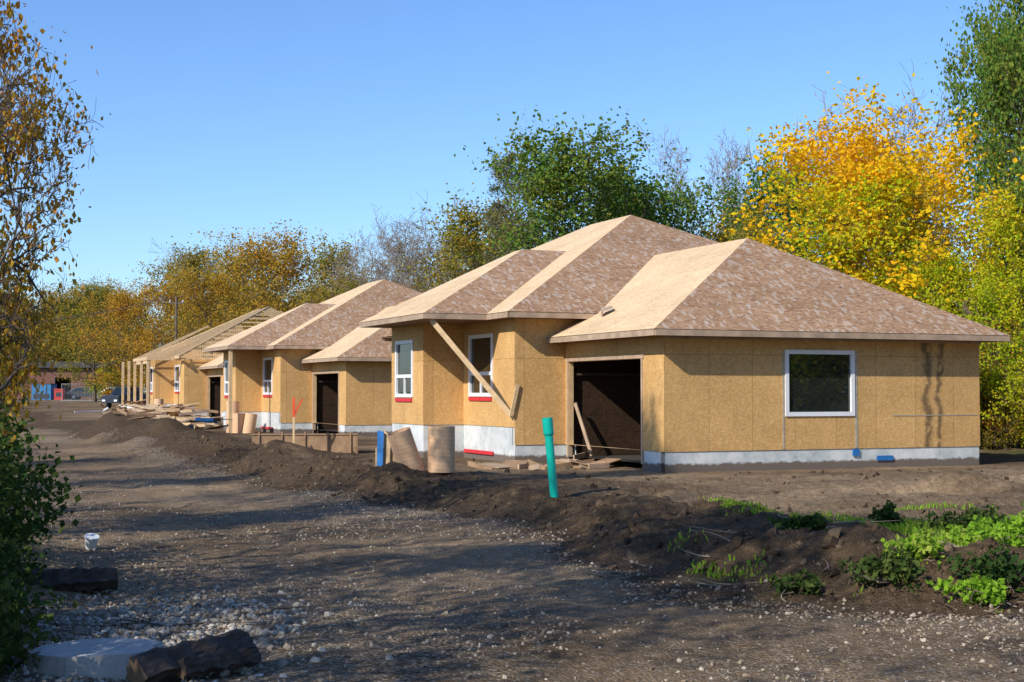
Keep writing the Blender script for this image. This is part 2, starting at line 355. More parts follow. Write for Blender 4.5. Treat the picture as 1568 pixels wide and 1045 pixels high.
for i in range(45):
    a=rr.uniform(26,130); b=rr.uniform(14.8,20)
    x=C0[0]+a*U[0]+b*Vd[0]; y=C0[1]+a*U[1]+b*Vd[1]
    put('shrub' if i%4 else 'twig',x,y,rr.uniform(3,6),under,'undergrowth_shrub')
for i in range(14):
    put('shrub',rr.uniform(-44,-26),rr.uniform(150,172),rr.uniform(2.5,4.5),under,'undergrowth_shrub',1.3)

# left roadside trees
me=tree('roadside_elm',31,13,3.0,19000,.125,[M_bark,L_mix],nb=34,cb=.12,clus=.36,depth=4,r0=.14,elev=(.35,1.0),wob=.3,keep=.6)
for (x,y,s,r) in ((-8.0,21.5,1.0,.4),):
    o=bpy.data.objects.new('roadside_elm_tree',me); o.location=(x,y,hz(x,y)-.1); o.scale=(s*.66,s*.66,s*1.1); o.rotation_euler=(0,0,r); link(o)
me=tree('roadside_snag',33,7.0,2.6,300,.10,[M_bark,L_mix],nb=9,cb=.35,clus=.3,depth=3,r0=.11,elev=(.5,1.0),wob=.35,minr=.009)
o=bpy.data.objects.new('roadside_dead_tree',me); o.location=(-6.9,19.5,hz(-6.9,19.5)-.1); o.scale=(.6,.6,1); link(o)
for (k,x,y,h,w) in (('olive',-9.5,5,15,.8),('olive',-5.5,-2,15.5,.8),('green',-1.5,-5,14,.8),('olive',3.5,-8,14,.8),('green',9,-9,14,.8),('olive',-8.4,10.5,9.0,.7),('bare',-10.5,12.5,13,1),('olive',-13.0,16.5,8.5,.8),
    ('bare',-14,20,12,1),('olive',-17.0,26,10,.8),('bare',-19,30,11,1),('olive',-22.5,36,10,.9),('orange',-27,45,9,.8),('orange',-35,62,9,1),('olive',-41,75,9,1),('green',16,-9,13,1),('bare',-2,-1,12,1)):
    put(k,x,y,h,None,None,w)

def hedge(name,blobs,n,ls,mat,seed,stems=True):
    rng=RS(seed); P=[];segs=[]
    W=np.array([b[3]*b[4]*b[5] for b in blobs]);W=W/W.sum()
    for i,(x,y,z,rx,ry,rz) in enumerate(blobs):
        m=int(n*W[i]); d=rng.randn(m,3); d/=np.linalg.norm(d,axis=1)[:,None]
        r=rng.rand(m)**.4; lump=1+.35*np.sin(d[:,0]*5+i)+.25*np.sin(d[:,2]*7+i*2)+.2*rng.randn(m)*.5
        p=d*(r*lump)[:,None]*np.array([rx,ry,rz])+np.array([x,y,z]); P.append(p)
        for j in range(14):
            q=p[rng.randint(m)]; base=np.array([x+rng.randn()*.25*rx,y+rng.randn()*.25*ry,hz(x,y)-.05]); mid=(base+q)/2+rng.randn(3)*.1
            segs.append((*base,*mid,.016,.011)); segs.append((*mid,*q,.011,.004))
    P=np.concatenate(P); hg=height(P[:,0],P[:,1]); P=P[P[:,2]>hg+.02]
    V,F=tubes(segs); mi=np.zeros(len(F),int)
    sc=np.stack([ls*rng.uniform(.5,1.5,len(P))]*3,1)
    V2,F2=inst(LEAF,np.array([[0,1,2,3]]),P,sc,rng)
    mi=np.concatenate([mi,np.ones(len(F2),int)])
    me=mesh_arr(name,np.concatenate([V,V2]),np.concatenate([F,F2+len(V)]),[M_bark,mat],False,mi)
    return link(bpy.data.objects.new(name,me))
hedge('roadside_bush',[(-4.3,11.2,-.15,.7,.8,.75),(-4.7,10.6,.3,.85,1.1,1.0),(-5.35,12.6,.45,.9,1.2,1.15),(-6.1,15.0,.5,.9,1.4,1.2),(-6.9,17.6,.45,.9,1.5,1.15)],30000,.08,L_dark,41)
hedge('roadside_bush',[(-8.5,21,.25,1.0,1.6,1.0),(-10.0,25,.3,1.2,2,1.0),(-11.9,29.5,.3,1.2,2.2,1.1),(-13.9,34.5,.4,1.4,3,1.2),(-16.8,41,.5,1.6,3.5,1.3),(-20.5,49,.6,1.9,4,1.4),(-25,59,.7,1.9,5,1.5)],24000,.13,L_green,42)
hedge('roadside_weeds',[(-3.95,11.6,-.3,.4,.6,.2),(-4.7,13,-.25,.4,1.2,.28),(-5.6,15.5,-.25,.5,1.6,.3),(-7.0,19.5,-.2,.5,1.8,.3)],3800,.06,L_dark,43)

# ------------------------------------------------------------ ground
def axis(lo,hi,step,gl,gh,Lo,Hi):
    mid=list(np.arange(lo,hi,step)); a=[];x=lo;s=step
    while x>Lo: s*=gl; x-=s; a.append(x)
    b=[];x=mid[-1];s=step
    while x<Hi: s*=gh; x+=s; b.append(x)
    return np.array(a[::-1]+mid+b)
xs=axis(-9,12,.055,1.05,1.05,-2500,2500); ys=axis(9.5,24,.055,1.12,1.016,-900,3500)
GX,GY=np.meshgrid(xs,ys); GZ=height(GX,GY)
nx,ny=len(xs),len(ys)
Vg=np.stack([GX.ravel(),GY.ravel(),GZ.ravel()],1)
i0=(np.arange(ny-1)[:,None]*nx+np.arange(nx-1)[None]).ravel()
Fg=np.stack([i0,i0+1,i0+1+nx,i0+nx],1)
def ground_mat():
    m,nt,p=newmat('soil_and_gravel_ground'); L=nt.links
    tc=N(nt,'ShaderNodeTexCoord'); O=tc.outputs['Object']
    ag=N(nt,'ShaderNodeAttribute',attribute_name='gravel'); ad=N(nt,'ShaderNodeAttribute',attribute_name='dry'); av=N(nt,'ShaderNodeAttribute',attribute_name='veg')
    n1=noise(nt,O,.9,8,.7); n2=noise(nt,O,9,6,.7); n3=noise(nt,O,45,4,.7)
    soil=ramp(nt,[(.3,(.055,.036,.022)),(.5,(.10,.067,.040)),(.7,(.17,.115,.068))],n2).outputs[0]
    dry=ramp(nt,[(.3,(.21,.14,.08)),(.5,(.35,.245,.145)),(.7,(.50,.37,.23))],n2).outputs[0]
    ma=N(nt,'ShaderNodeMath',operation='MULTIPLY_ADD'); L.new(n1,ma.inputs[0]); ma.inputs[1].default_value=1.8; ma.inputs[2].default_value=-.9
    mb=N(nt,'ShaderNodeMath',operation='ADD',use_clamp=True); L.new(ma.outputs[0],mb.inputs[0]); L.new(ad.outputs['Fac'],mb.inputs[1])
    c=mix(nt,mb.outputs[0],soil,dry)
    v=N(nt,'ShaderNodeTexVoronoi'); v.inputs['Scale'].default_value=32; L.new(O,v.inputs['Vector'])
    sp=N(nt,'ShaderNodeSeparateColor'); L.new(v.outputs['Color'],sp.inputs[0])
    st=ramp(nt,[(0,(.20,.15,.10)),(.5,(.36,.285,.205)),(1,(.56,.47,.36))],sp.outputs[0]).outputs[0]
    edge=ramp(nt,[(.0,(1,1,1)),(.65,(.4,.35,.3))],v.outputs['Distance']).outputs[0]
    st=mix(nt,.7,st,edge,'MULTIPLY')
    gm=N(nt,'ShaderNodeMath',operation='MULTIPLY_ADD'); L.new(n2,gm.inputs[0]); gm.inputs[1].default_value=1.4; gm.inputs[2].default_value=-.85
    gs=N(nt,'ShaderNodeMath',operation='ADD'); L.new(gm.outputs[0],gs.inputs[0]); L.new(ag.outputs['Fac'],gs.inputs[1])
    gk=N(nt,'ShaderNodeMath',operation='ADD'); L.new(gs.outputs[0],gk.inputs[0])
    g5=N(nt,'ShaderNodeMath',operation='MULTIPLY_ADD'); L.new(sp.outputs[1],g5.inputs[0]); g5.inputs[1].default_value=.7; g5.inputs[2].default_value=-.35
    L.new(g5.outputs[0],gk.inputs[1])
    gr=ramp(nt,[(.42,(0,0,0)),(.5,(1,1,1))],gk.outputs[0]).outputs[0]
    c=mix(nt,gr,c,st)
    vg=ramp(nt,[(.3,(.05,.065,.02)),(.7,(.13,.14,.045))],n2).outputs[0]
    c=mix(nt,av.outputs['Fac'],c,vg)
    L.new(c,p.inputs['Base Color']); p.inputs['Roughness'].default_value=.95; p.inputs['Specular IOR Level'].default_value=.1
    hh=N(nt,'ShaderNodeMath',operation='ADD'); L.new(n3,hh.inputs[0]); L.new(n2,hh.inputs[1])
    h2=N(nt,'ShaderNodeMath',operation='MULTIPLY_ADD'); L.new(v.outputs['Distance'],h2.inputs[0]); h2.inputs[1].default_value=-.9; L.new(hh.outputs[0],h2.inputs[2])
    b=N(nt,'ShaderNodeBump'); b.inputs['Strength'].default_value=.9; b.inputs['Distance'].default_value=.035; L.new(h2.outputs[0],b.inputs['Height']); L.new(b.outputs[0],p.inputs['Normal'])
    return m
gme=mesh_arr('ground',Vg,Fg,[ground_mat()],True)
X,Y=Vg[:,0],Vg[:,1]; A,B=ab(X,Y); SD=padsd(X,Y); BL=bleft(X,Y,B)
road=1-sst(-.5,.3,SD)
grav=road*(.28+.22*sst(17,11,Y)+.6*fbm(X*.4,Y*.4,3,50))+road*.3*np.exp(-((BL+13.6)/.9)**2)+road*.3*np.exp(-((SD+.6)/.5)**2)
grav+=.5*sst(2.2,0,np.hypot((X+2.8)/1.2,(Y-12.5)/1.5)-1)
grav=np.clip(grav*sst(-15.5,-14,BL),0,1)
dry=.16+road*.46*sst(.0,-1,SD)+ (1-road)*(.08+.28*sst(2,5,SD))-.7*np.exp(-((SD-.3)/1.1)**2) -.3*sst(34,40,Y)*(1-sst(80,100,Y))*sst(-9,-7,B)
dry+=.75*fbm(X*.3,Y*.3,3,60)
veg=sst(-14.6,-15.8,BL)+sst(12.6,15.5,B)*sst(.0,1,.6+fbm(X*.5,Y*.5,3,70))+sst(150,190,Y)
veg+=sst(.35,.8,.55*sst(4.,5.5,X)*sst(14.5,16,Y)*(1-sst(20,23,Y))+.9*fbm(X*.8,Y*.8,3,71)+.1)*.8*(1-road)*(1-sst(22,26,Y))
for nm,arr in (('gravel',grav),('dry',dry),('veg',np.clip(veg,0,1))):
    at=gme.attributes.new(nm,'FLOAT','POINT'); at.data.foreach_set('value',arr.astype(np.float32))
link(bpy.data.objects.new('ground',gme))

bm=bmesh.new(); bmesh.ops.create_icosphere(bm,subdivisions=1,radius=1); bm.verts.ensure_lookup_table()
ICO=np.array([v.co[:] for v in bm.verts]); ICOF=np.array([[v.index for v in f.verts] for f in bm.faces]); bm.free()
def scatter(name,x,y,s,mat,seed,flat=.65,sink=.25,jag=.45):
    rng=RS(seed); n=len(x); z=height(x,y)+s*(flat*.6-sink)
    sc=np.stack([s*rng.uniform(.7,1.3,n),s*rng.uniform(.6,1.1,n),s*flat*rng.uniform(.7,1.2,n)],1)
    R=rotmats(n,rng)
    nv=5; Vs=[];Fs=[];off=0
    for k in range(nv):
        base=ICO*(1+jag*(RS(seed*10+k).rand(len(ICO),1)-.5))
        sel=np.arange(n)%nv==k
        V_,F_=inst(base,ICOF,np.stack([x,y,z],1)[sel],sc[sel],rng,R[sel]); Vs.append(V_);Fs.append(F_+off);off+=len(V_)
    me=mesh_arr(name,np.concatenate(Vs),np.concatenate(Fs),[mat]); return link(bpy.data.objects.new(name,me))
def stonemat(name,cols):
    m,nt,p=newmat(name); g=N(nt,'ShaderNodeNewGeometry'); r=ramp(nt,[(i/(len(cols)-1),c) for i,c in enumerate(cols)],g.outputs['Random Per Island'])
    tc=N(nt,'ShaderNodeTexCoord'); f=noise(nt,tc.outputs['Object'],30,4); c=mix(nt,.6,r.outputs[0],ramp(nt,[(.3,(.6,.6,.6)),(.7,(1,1,1))],f).outputs[0],'MULTIPLY')
    nt.links.new(c,p.inputs['Base Color']); p.inputs['Roughness'].default_value=.9; p.inputs['Specular IOR Level'].default_value=.2; return m
M_stone=stonemat('crushed_stone',[(.20,.145,.095),(.31,.24,.17),(.42,.345,.26),(.58,.50,.40)])
M_lime=stonemat('crushed_limestone',[(.18,.155,.125),(.32,.28,.23),(.46,.415,.35),(.62,.58,.51)])
M_clod=stonemat('soil_clods',[(.045,.030,.018),(.08,.054,.032),(.12,.083,.05),(.18,.125,.078)])
rng=RS(77)
n=60000; y=10.0+ (rng.rand(n)**1.7)*30; x=rng.uniform(-.42,.42,n)*y; a_,b_=ab(x,y); sd=padsd(x,y); bl_=bleft(x,y,b_)
w=np.clip(.13+.9*fbm(x*.45,y*.45,3,50),.02,1)*(sd<.1)*(bl_>-15)+.9*np.exp(-((sd+.5)/.5)**2)*.5+.5*np.exp(-((bl_+13.7)/.9)**2)
k=rng.rand(n)<w; scatter('gravel',x[k],y[k],.009+.022*rng.rand(k.sum())**3,M_stone,1)
n=3200; x=rng.normal(-3.3,.7,n); y=rng.normal(13.0,1.3,n); k=(x>-.36*y+.1)&(y>10.8)&(y<16.5); scatter('limestone_rubble',x[k],y[k],.016+.045*rng.rand(k.sum())**2.5,M_lime,2,.55,.35)
n=80000; y=12+(rng.rand(n)**1.3)*40; x=rng.uniform(-.42,.42,n)*y; sd=padsd(x,y); a_,b_=ab(x,y)
w=(.95*np.exp(-((sd-.6)/.6)**2)+.12*(sd>.8))*(b_<-1+100*(a_<-1)); 
k=rng.rand(n)<w*.55; scatter('soil_clods',x[k],y[k],.012+.085*rng.rand(k.sum())**6,M_clod,3,.7,.4,.8)

def blades(name,x,y,h,mat,seed,wd=.012):
    rng=RS(seed); n=len(x); z=height(x,y); az=rng.uniform(0,6.28,n); ln=rng.uniform(.1,.7,n)*h
    dx=np.cos(az);dy=np.sin(az)
    p=np.stack([x,y,z-.01],1); side=np.stack([-dy,dx,0*dx],1)*wd
    mid=p+np.stack([dx*ln*.4,dy*ln*.4,h*.6],1); tip=p+np.stack([dx*ln,dy*ln,h*rng.uniform(.7,1,n)],1)
    V=np.stack([p-side,p+side,mid+side*.8,tip,mid-side*.8],1).reshape(-1,3)
    F=np.arange(n*5).reshape(-1,5)
    return link(bpy.data.objects.new(name,mesh_arr(name,V,F,[mat])))
n=60000; x=rng.uniform(1.5,8.5,n); y=rng.uniform(14,22.5,n); sd=padsd(x,y)
g=.62*sst(4.2,5.6,x)*sst(15,16.5,y)*(1-sst(18.8,20.5,y))+.75*fbm(x*.8,y*.8,3,71)+.04*sst(2,4,x)
k=(rng.rand(n)<np.clip((g-.16)*2.4,0,1))&(sd>.1); blades('grass',x[k],y[k],rng.uniform(.03,.13,k.sum()),L_grass,5)
for i,(x,y,r,h) in enumerate(((4.0,15.3,.35,.22),(5.3,16.9,.5,.3),(5.0,15.0,.35,.28),(5.6,15.6,.45,.4),(3.1,15.5,.22,.16),(6.2,17.6,.6,.3),(3.6,17.6,.3,.12),(4.4,15.6,.28,.25),(5.2,20.0,.16,.28),(4.75,14.7,.3,.2),(5.9,18.4,.5,.22))):
    hedge('weed_clump',[(x,y,hz(x,y)+h*.4,r,r,h*.7)],int(500+900*r),.07,L_grass if i%2 else L_dark,60+i)

# ------------------------------------------------------------ houses
def wall(mb,p0,p1,z0,z1,ops=(),m=0,t=.15,mi=1):
    p0=Vector((*p0,0));p1=Vector((*p1,0)); L=(p1-p0).length; d=(p1-p0)/L; nrm=Vector((d.y,-d.x,0))
    S=sorted({0,L,*[o[0] for o in ops],*[o[1] for o in ops]}); Z=sorted({z0,z1,*[o[2] for o in ops],*[o[3] for o in ops]})
    P=lambda s,z,o=0: tuple(p0+d*s-nrm*o+Vector((0,0,z)))
    for i in range(len(S)-1):
        for j in range(len(Z)-1):
            sc=(S[i]+S[i+1])/2;zc=(Z[j]+Z[j+1])/2
            if any(o[0]<sc<o[1] and o[2]<zc<o[3] for o in ops): continue
            a,b,c,e=S[i],S[i+1],Z[j],Z[j+1]
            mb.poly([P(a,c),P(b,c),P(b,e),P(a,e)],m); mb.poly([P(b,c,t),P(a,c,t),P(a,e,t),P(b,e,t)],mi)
    for s0,s1,za,zb in ops:
        mb.poly([P(s0,za),P(s0,zb),P(s0,zb,t),P(s0,za,t)],2); mb.poly([P(s1,za,t),P(s1,zb,t),P(s1,zb),P(s1,za)],2)
        mb.poly([P(s0,zb),P(s1,zb),P(s1,zb,t),P(s0,zb,t)],2); mb.poly([P(s0,za,t),P(s1,za,t),P(s1,za),P(s0,za)],2)
def window(parent,o,ax,w,h,name,mull=None,trans=None):
    ax=Vector((*ax,0)); nr=Vector((ax.y,-ax.x,0)); o=Vector(o)
    fr=MB(); 
    def bar(s0,s1,z0,z1,d0=-.05,d1=.035,m=0):
        c=[o+ax*s+nr*d+Vector((0,0,z)) for z in (z0,z1) for (s,d) in ((s0,d1),(s1,d1),(s1,d0),(s0,d0))]
        for q in ((0,3,2,1),(4,5,6,7),(0,1,5,4),(1,2,6,5),(2,3,7,6),(3,0,4,7)): fr.poly([c[i] for i in q],m)
    e=.075
    bar(-.03,e,-.03,h+.03); bar(w-e,w+.03,-.03,h+.03); bar(e,w-e,-.03,e); bar(e,w-e,h-e,h+.03)
    if trans: bar(e,w-e,trans-.05,trans+.05,-.04,.02)
    if mull:
        for mm in mull: bar(mm-.035,mm+.035,e,(trans-.05) if trans else h-e,-.04,.015)
    fr.obj(name+'_frame',[M_white],parent)
    g=MB(); q=[o+ax*s+nr*(-.03)+Vector((0,0,z)) for s,z in ((e,e),(w-e,e),(w-e,h-e),(e,h-e))]; g.poly(q); g.obj(name+'_glass',[M_glass],parent)
ZF=.43; ZG=3.17; ZE=3.82
M_slab=simple('shaded_slab',(.05,.04,.033),.9); M_tape=simple('grey_tape',(.42,.36,.27),.7); M_stud=simple('shaded_stud',(.085,.05,.03),.8)  # slab and stud colours carry painted garage shade
def build_house(name,loc,roofed=True,main=True):
    H=empty(name,loc,YAW)
    w=MB()
    WG=ZG+.12
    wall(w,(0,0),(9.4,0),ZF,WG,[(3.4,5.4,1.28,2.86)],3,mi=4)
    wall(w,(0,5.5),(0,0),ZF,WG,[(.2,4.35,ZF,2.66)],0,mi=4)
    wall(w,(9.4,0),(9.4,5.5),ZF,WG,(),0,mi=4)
    wall(w,(-1.5,5.5),(-.001,5.5),ZF,ZE+.1,(),0); wall(w,(.0,5.5),(12.9,5.5),ZF,ZE+.1,(),0)
    wall(w,(-1.5,9.3),(-1.5,5.5),.9,ZE+.1,[(.5,2.25,1.75,3.45)],0)
    wall(w,(-2.75,9.3),(-1.5,9.3),.9,ZE+.1,(),0)
    wall(w,(-2.75,12.2),(-2.75,9.3),.9,ZE+.1,[(.45,2.0,1.72,3.36)],0)
    wall(w,(1.0,12.2),(-2.75,12.2),.9,ZE+.1,(),0)
    wall(w,(1.0,22.7),(1.0,12.2),.9,5.3,[(4,6,1.75,3.3)],0)
    wall(w,(12.9,22.7),(1.0,22.7),.9,ZE+.1,(),0); wall(w,(12.9,5.5),(12.9,22.7),.9,ZE+.1,[(4,5.6,1.7,3.2),(10,11.6,1.7,3.2)],0)
    w.obj('osb_walls',[M_wall,M_soffit,M_wood,M_wallshadow,M_dark],H)
    f=MB(); i=.02; lo=-.5
    def fw(p0,p1,z,op=()): wall(f,p0,p1,lo,z,op,0,.2,0)
    fw((i,i),(9.4-i,i),ZF-.003); fw((i,1.15-.003),(i,i+.2),ZF-.003); fw((i,5.5),(i,5.302),ZF-.003); fw((9.4-i,i),(9.4-i,5.5),ZF-.003)
    fw((-1.5+i,5.5+i),(12.9-i,5.5+i),ZF-.003); fw((-1.5+i,9.3+i),(-1.5+i,5.52),.9-.003); fw((-2.75+i,9.3+i),(-1.5+i,9.3+i),.897); fw((-2.75+i,12.2-i),(-2.75+i,9.3+i),.897)
    fw((1+i,22.7-i),(1+i,12.2-i),.897); fw((12.9-i,22.7-i),(1+i,22.7-i),.897); fw((12.9-i,5.5+i),(12.9-i,22.7-i),.897); fw((1.0+i,12.2-i),(-2.75+i,12.2-i),.897)
    f.poly([(.2,.2,.1),(9.2,.2,.1),(9.2,5.5,.1),(.2,5.5,.1)],1)
    f.obj('foundation',[M_found,M_concrete],H)
    dk=MB(); dk.poly([(.14,5.46,.12),(9.2,5.46,.12),(9.2,5.46,3.15),(.14,5.46,3.15)]); dk.poly([(.2,.2,.106),(9.2,.2,.106),(9.2,5.45,.106),(.2,5.45,.106)],1)  # dark wall and floor sheets added as painted shade inside the garage
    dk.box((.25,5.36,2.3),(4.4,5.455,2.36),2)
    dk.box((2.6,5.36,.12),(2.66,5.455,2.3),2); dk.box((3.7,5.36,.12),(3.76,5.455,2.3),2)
    dk.obj('garage_shade_lining',[M_dark,M_slab,M_stud],H)
    t=MB()
    t.box((-.02,5.31,.1),(.12,5.4,2.7)); t.box((-.02,1.06,.1),(.12,1.14,2.7)); t.box((-.025,1.0,2.67),(.13,5.45,2.76))
    t.box((-.03,-.03,ZG-.06),(9.43,-.002,ZG-.002))
    if main:
        t.beam((.35,4.6,.15),(.15,5.2,1.55),.03,.10); t.beam((-.3,4.35,.12),(.6,5.1,.2),.04,.14)
    t.obj('framing_trim',[M_fascia],H)
    window(H,(3.4,0,1.28),(1,0),2.0,1.58,'garage_window')
    window(H,(-1.5,8.8,1.75),(0,-1),1.75,1.7,'porch_window',[.85],.62)
    window(H,(-2.75,11.75,1.72),(0,-1),1.55,1.64,'front_window',[.78],.6)
    window(H,(1.0,18.7,1.75),(0,-1),2,1.55,'street_window',[1.0])
    tp=MB(); tp.box((-1.54,7.1,1.60),(-1.503,8.8,1.70)); tp.box((-2.79,10.25,1.56),(-2.753,11.75,1.66)); tp.box((-1.53,7.0,.10),(-1.503,9.2,.2))
    tp.obj('window_flashing',[M_red],H)
    bl=MB(); bl.box((5.36,-.03,.25),(5.55,-.002,.42)); bl.box((6.1,-.02,.12),(6.6,.0,.24)); bl.obj('membrane_patches',[M_blue],H)
    st=MB(); st.box((5.44,-.012,.45),(5.52,-.002,2.86)); st.box((3.3,-.012,.45),(3.35,-.002,2.86)); st.box((6.6,-.010,1.24),(9.3,-.002,1.262))
    st.obj('seam_tape',[M_tape],H)
    if main:
        b=MB(); b.beam((-3.5,6.55,3.8),(-1.62,5.52,1.25),.05,.14); b.beam((-1.62,5.46,1.2),(-1.42,5.46,2.05),.04,.1)
        b.obj('porch_brace',[M_wood],H)
    else:
        b=MB(); b.box((-3.65,6.5,-.1),(-3.5,6.65,3.82)); b.obj('porch_post',[M_wood],H)
    r=MB(); G=ZG+.15; E=ZE+.15
    ax,ay,az=4.8,3.9,6.09
    r.poly([(-.57,-.57,G),(9.97,-.57,G),(ax,ay,az)],0)
    r.poly([(-.57,5.49,G),(-.57,-.57,G),(ax,ay,az),(ax,9.5,az)],1)
    r.poly([(9.97,-.57,G),(9.97,5.49,G),(ax,9.5,az),(ax,ay,az)],0)
    rx,r0,r1,rz=5.76,12.6,15.63,7.77
    x0,x1,y0,y1=-1.96,13.48,4.88,23.35
    if roofed:
        sl_=(rz-E)/(rx-x0); zc=E+sl_*(.45-x0); yc=y1-(.45-x0)
        r.poly([(x0,y0,E),(x1,y0,E),(rx,r0,rz)],0); r.poly([(x0,12.32,E),(x0,y0,E),(rx,r0,rz),(rx,r1,rz),(.45,yc,zc),(.45,12.32,zc)],1)
        r.poly([(x1,y0,E),(x1,y1,E),(rx,r1,rz),(rx,r0,rz)],0); r.poly([(x1,y1,E),(.45,y1,E),(.45,yc,zc),(rx,r1,rz)],0)
        r.poly([(x0,12.31,E),(.45,12.31,zc),(.45,12.31,E)],0); r.poly([(.45,y1,E),(.45,yc,E),(.45,yc,zc)],0)
        r.poly([(-3.77,12.32,E),(-3.77,6.38,E),(1.31,11.46,6.33),(1.31,12.1,6.33)],1)
        r.poly([(-3.77,6.38,E),(-1.9,6.38,E),(2.9,11.46,6.33),(1.31,11.46,6.33)],0)
        r.poly([(1.31,11.46,6.33),(2.9,11.46,6.33),(2.9,12.1,6.33),(1.31,12.1,6.33)],0)
        r.poly([(-3.77,12.30,E),(1.31,12.1,6.33),(2.9,12.1,6.33),(2.9,12.1,E)],0)
    r.obj('roof_sheathing',[M_roof,M_roof2],H)
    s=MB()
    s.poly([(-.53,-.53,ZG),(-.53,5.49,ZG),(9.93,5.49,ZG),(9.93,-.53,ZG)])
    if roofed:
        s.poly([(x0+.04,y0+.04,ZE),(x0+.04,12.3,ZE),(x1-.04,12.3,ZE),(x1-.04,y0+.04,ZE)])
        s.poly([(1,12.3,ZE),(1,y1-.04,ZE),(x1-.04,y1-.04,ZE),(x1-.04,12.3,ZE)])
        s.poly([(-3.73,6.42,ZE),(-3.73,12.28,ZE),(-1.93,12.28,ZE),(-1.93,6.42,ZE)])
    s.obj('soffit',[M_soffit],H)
    fa=MB(); F=.14; e=.004
    def fas(p,q,z):
        p=Vector((*p,z+F/2-e));q=Vector((*q,z+F/2-e)); fa.beam(p,q,.035,F)
    fas((-.55,-.53),(-.55,5.48),ZG); fas((-.53,-.55),(9.93,-.55),ZG); fas((9.95,-.53),(9.95,5.48),ZG)
    if roofed:
        fas((-1.94,4.92),(-1.94,6.4),ZE); fas((-1.9,4.90),(13.44,4.90),ZE); fas((13.46,4.92),(13.46,23.3),ZE); fas((.47,23.33),(13.44,23.33),ZE)
        fas((-3.75,6.42),(-3.75,12.28),ZE); fas((-3.73,6.4),(-1.96,6.4),ZE); fas((-3.73,12.3),(-1.96,12.3),ZE)
    fa.obj('fascia',[M_fascia],H)
    if roofed and main:
        v=MB(); zz=G+.516*1.15
        v.beam((.4,4.05,zz-.02),(.55,4.4,zz+.06),.03,.16); v.poly([(.35,4.0,zz+.03),(.55,4.45,zz+.17),(.8,4.3,zz+.24),(.65,3.9,zz+.15)])
        v.obj('roof_scrap',[M_fascia],H)
    elif not roofed:
        tr=MB()
        sx=(rz-E)/(rx-x0)
        for y in np.arange(y0+.3,y1,.61):
            top=min((y-y0),(y1-y),rx-x0)*sx
            hx=top/sx
            zt=E+top
            tr.beam((x0,y,E-.05),(x0+hx,y,zt),.04,.10); tr.beam((x1,y,E-.05),(x1-hx,y,zt),.04,.10)
            if hx<rx-x0-.1: tr.beam((x0+hx,y,zt),(x1-hx,y,zt),.04,.09)
            tr.beam((x0,y,E-.1),(x1,y,E-.1),.04,.10)
            for fx in (.33,.66): 
                X1=x0+(rx-x0)*fx; zt2=min(zt,E+(X1-x0)*sx); tr.beam((X1,y,E-.1),(X1,y,zt2),.04,.08); tr.beam((x1-(rx-x0)*fx,y,E-.1),(x1-(rx-x0)*fx,y,zt2),.04,.08)
        for y in np.arange(6.5,12.3,.61):
            tr.beam((-3.75,y,E-.1),(-1.5,y,E-.1),.04,.1); hx=min(y-6.4,5.06); tr.beam((-3.75,y,E-.05),(-3.75+hx,y,E+hx*.464),.04,.1)
        tr.beam((-3.75,6.4,E-.1),(-3.75,12.3,E-.1),.05,.2); tr.beam((-1.94,6.4,E),(-1.94,4.9,E),.05,.2); tr.beam((-1.94,12.3,E-.1),(-1.94,23.3,E-.1),.05,.2)
        tr.beam((-3.75,6.4,E-.1),(-1.5,6.4,E-.1),.05,.2)
        for (x,y) in ((-3.65,6.5),(-3.65,12.2),(-3.65,9.3),(-3.65,15),(-3.65,18)): tr.box((x-.08,y-.08,-.1),(x+.08,y+.08,E-.1))
        tr.beam((x0,y0,E),(rx,r0,rz),.05,.14); tr.beam((x0,y1,E),(rx,r1,rz),.05,.14)
        tr.obj('roof_trusses',[M_wood],H)
    return H
h1=build_house('unfinished_house',(C0[0],C0[1],0))
h2=build_house('unfinished_house',(-7.1,61.5,0),main=False)
h3=build_house('unfinished_house',(-17.8,89.0,0.15),roofed=False,main=False)

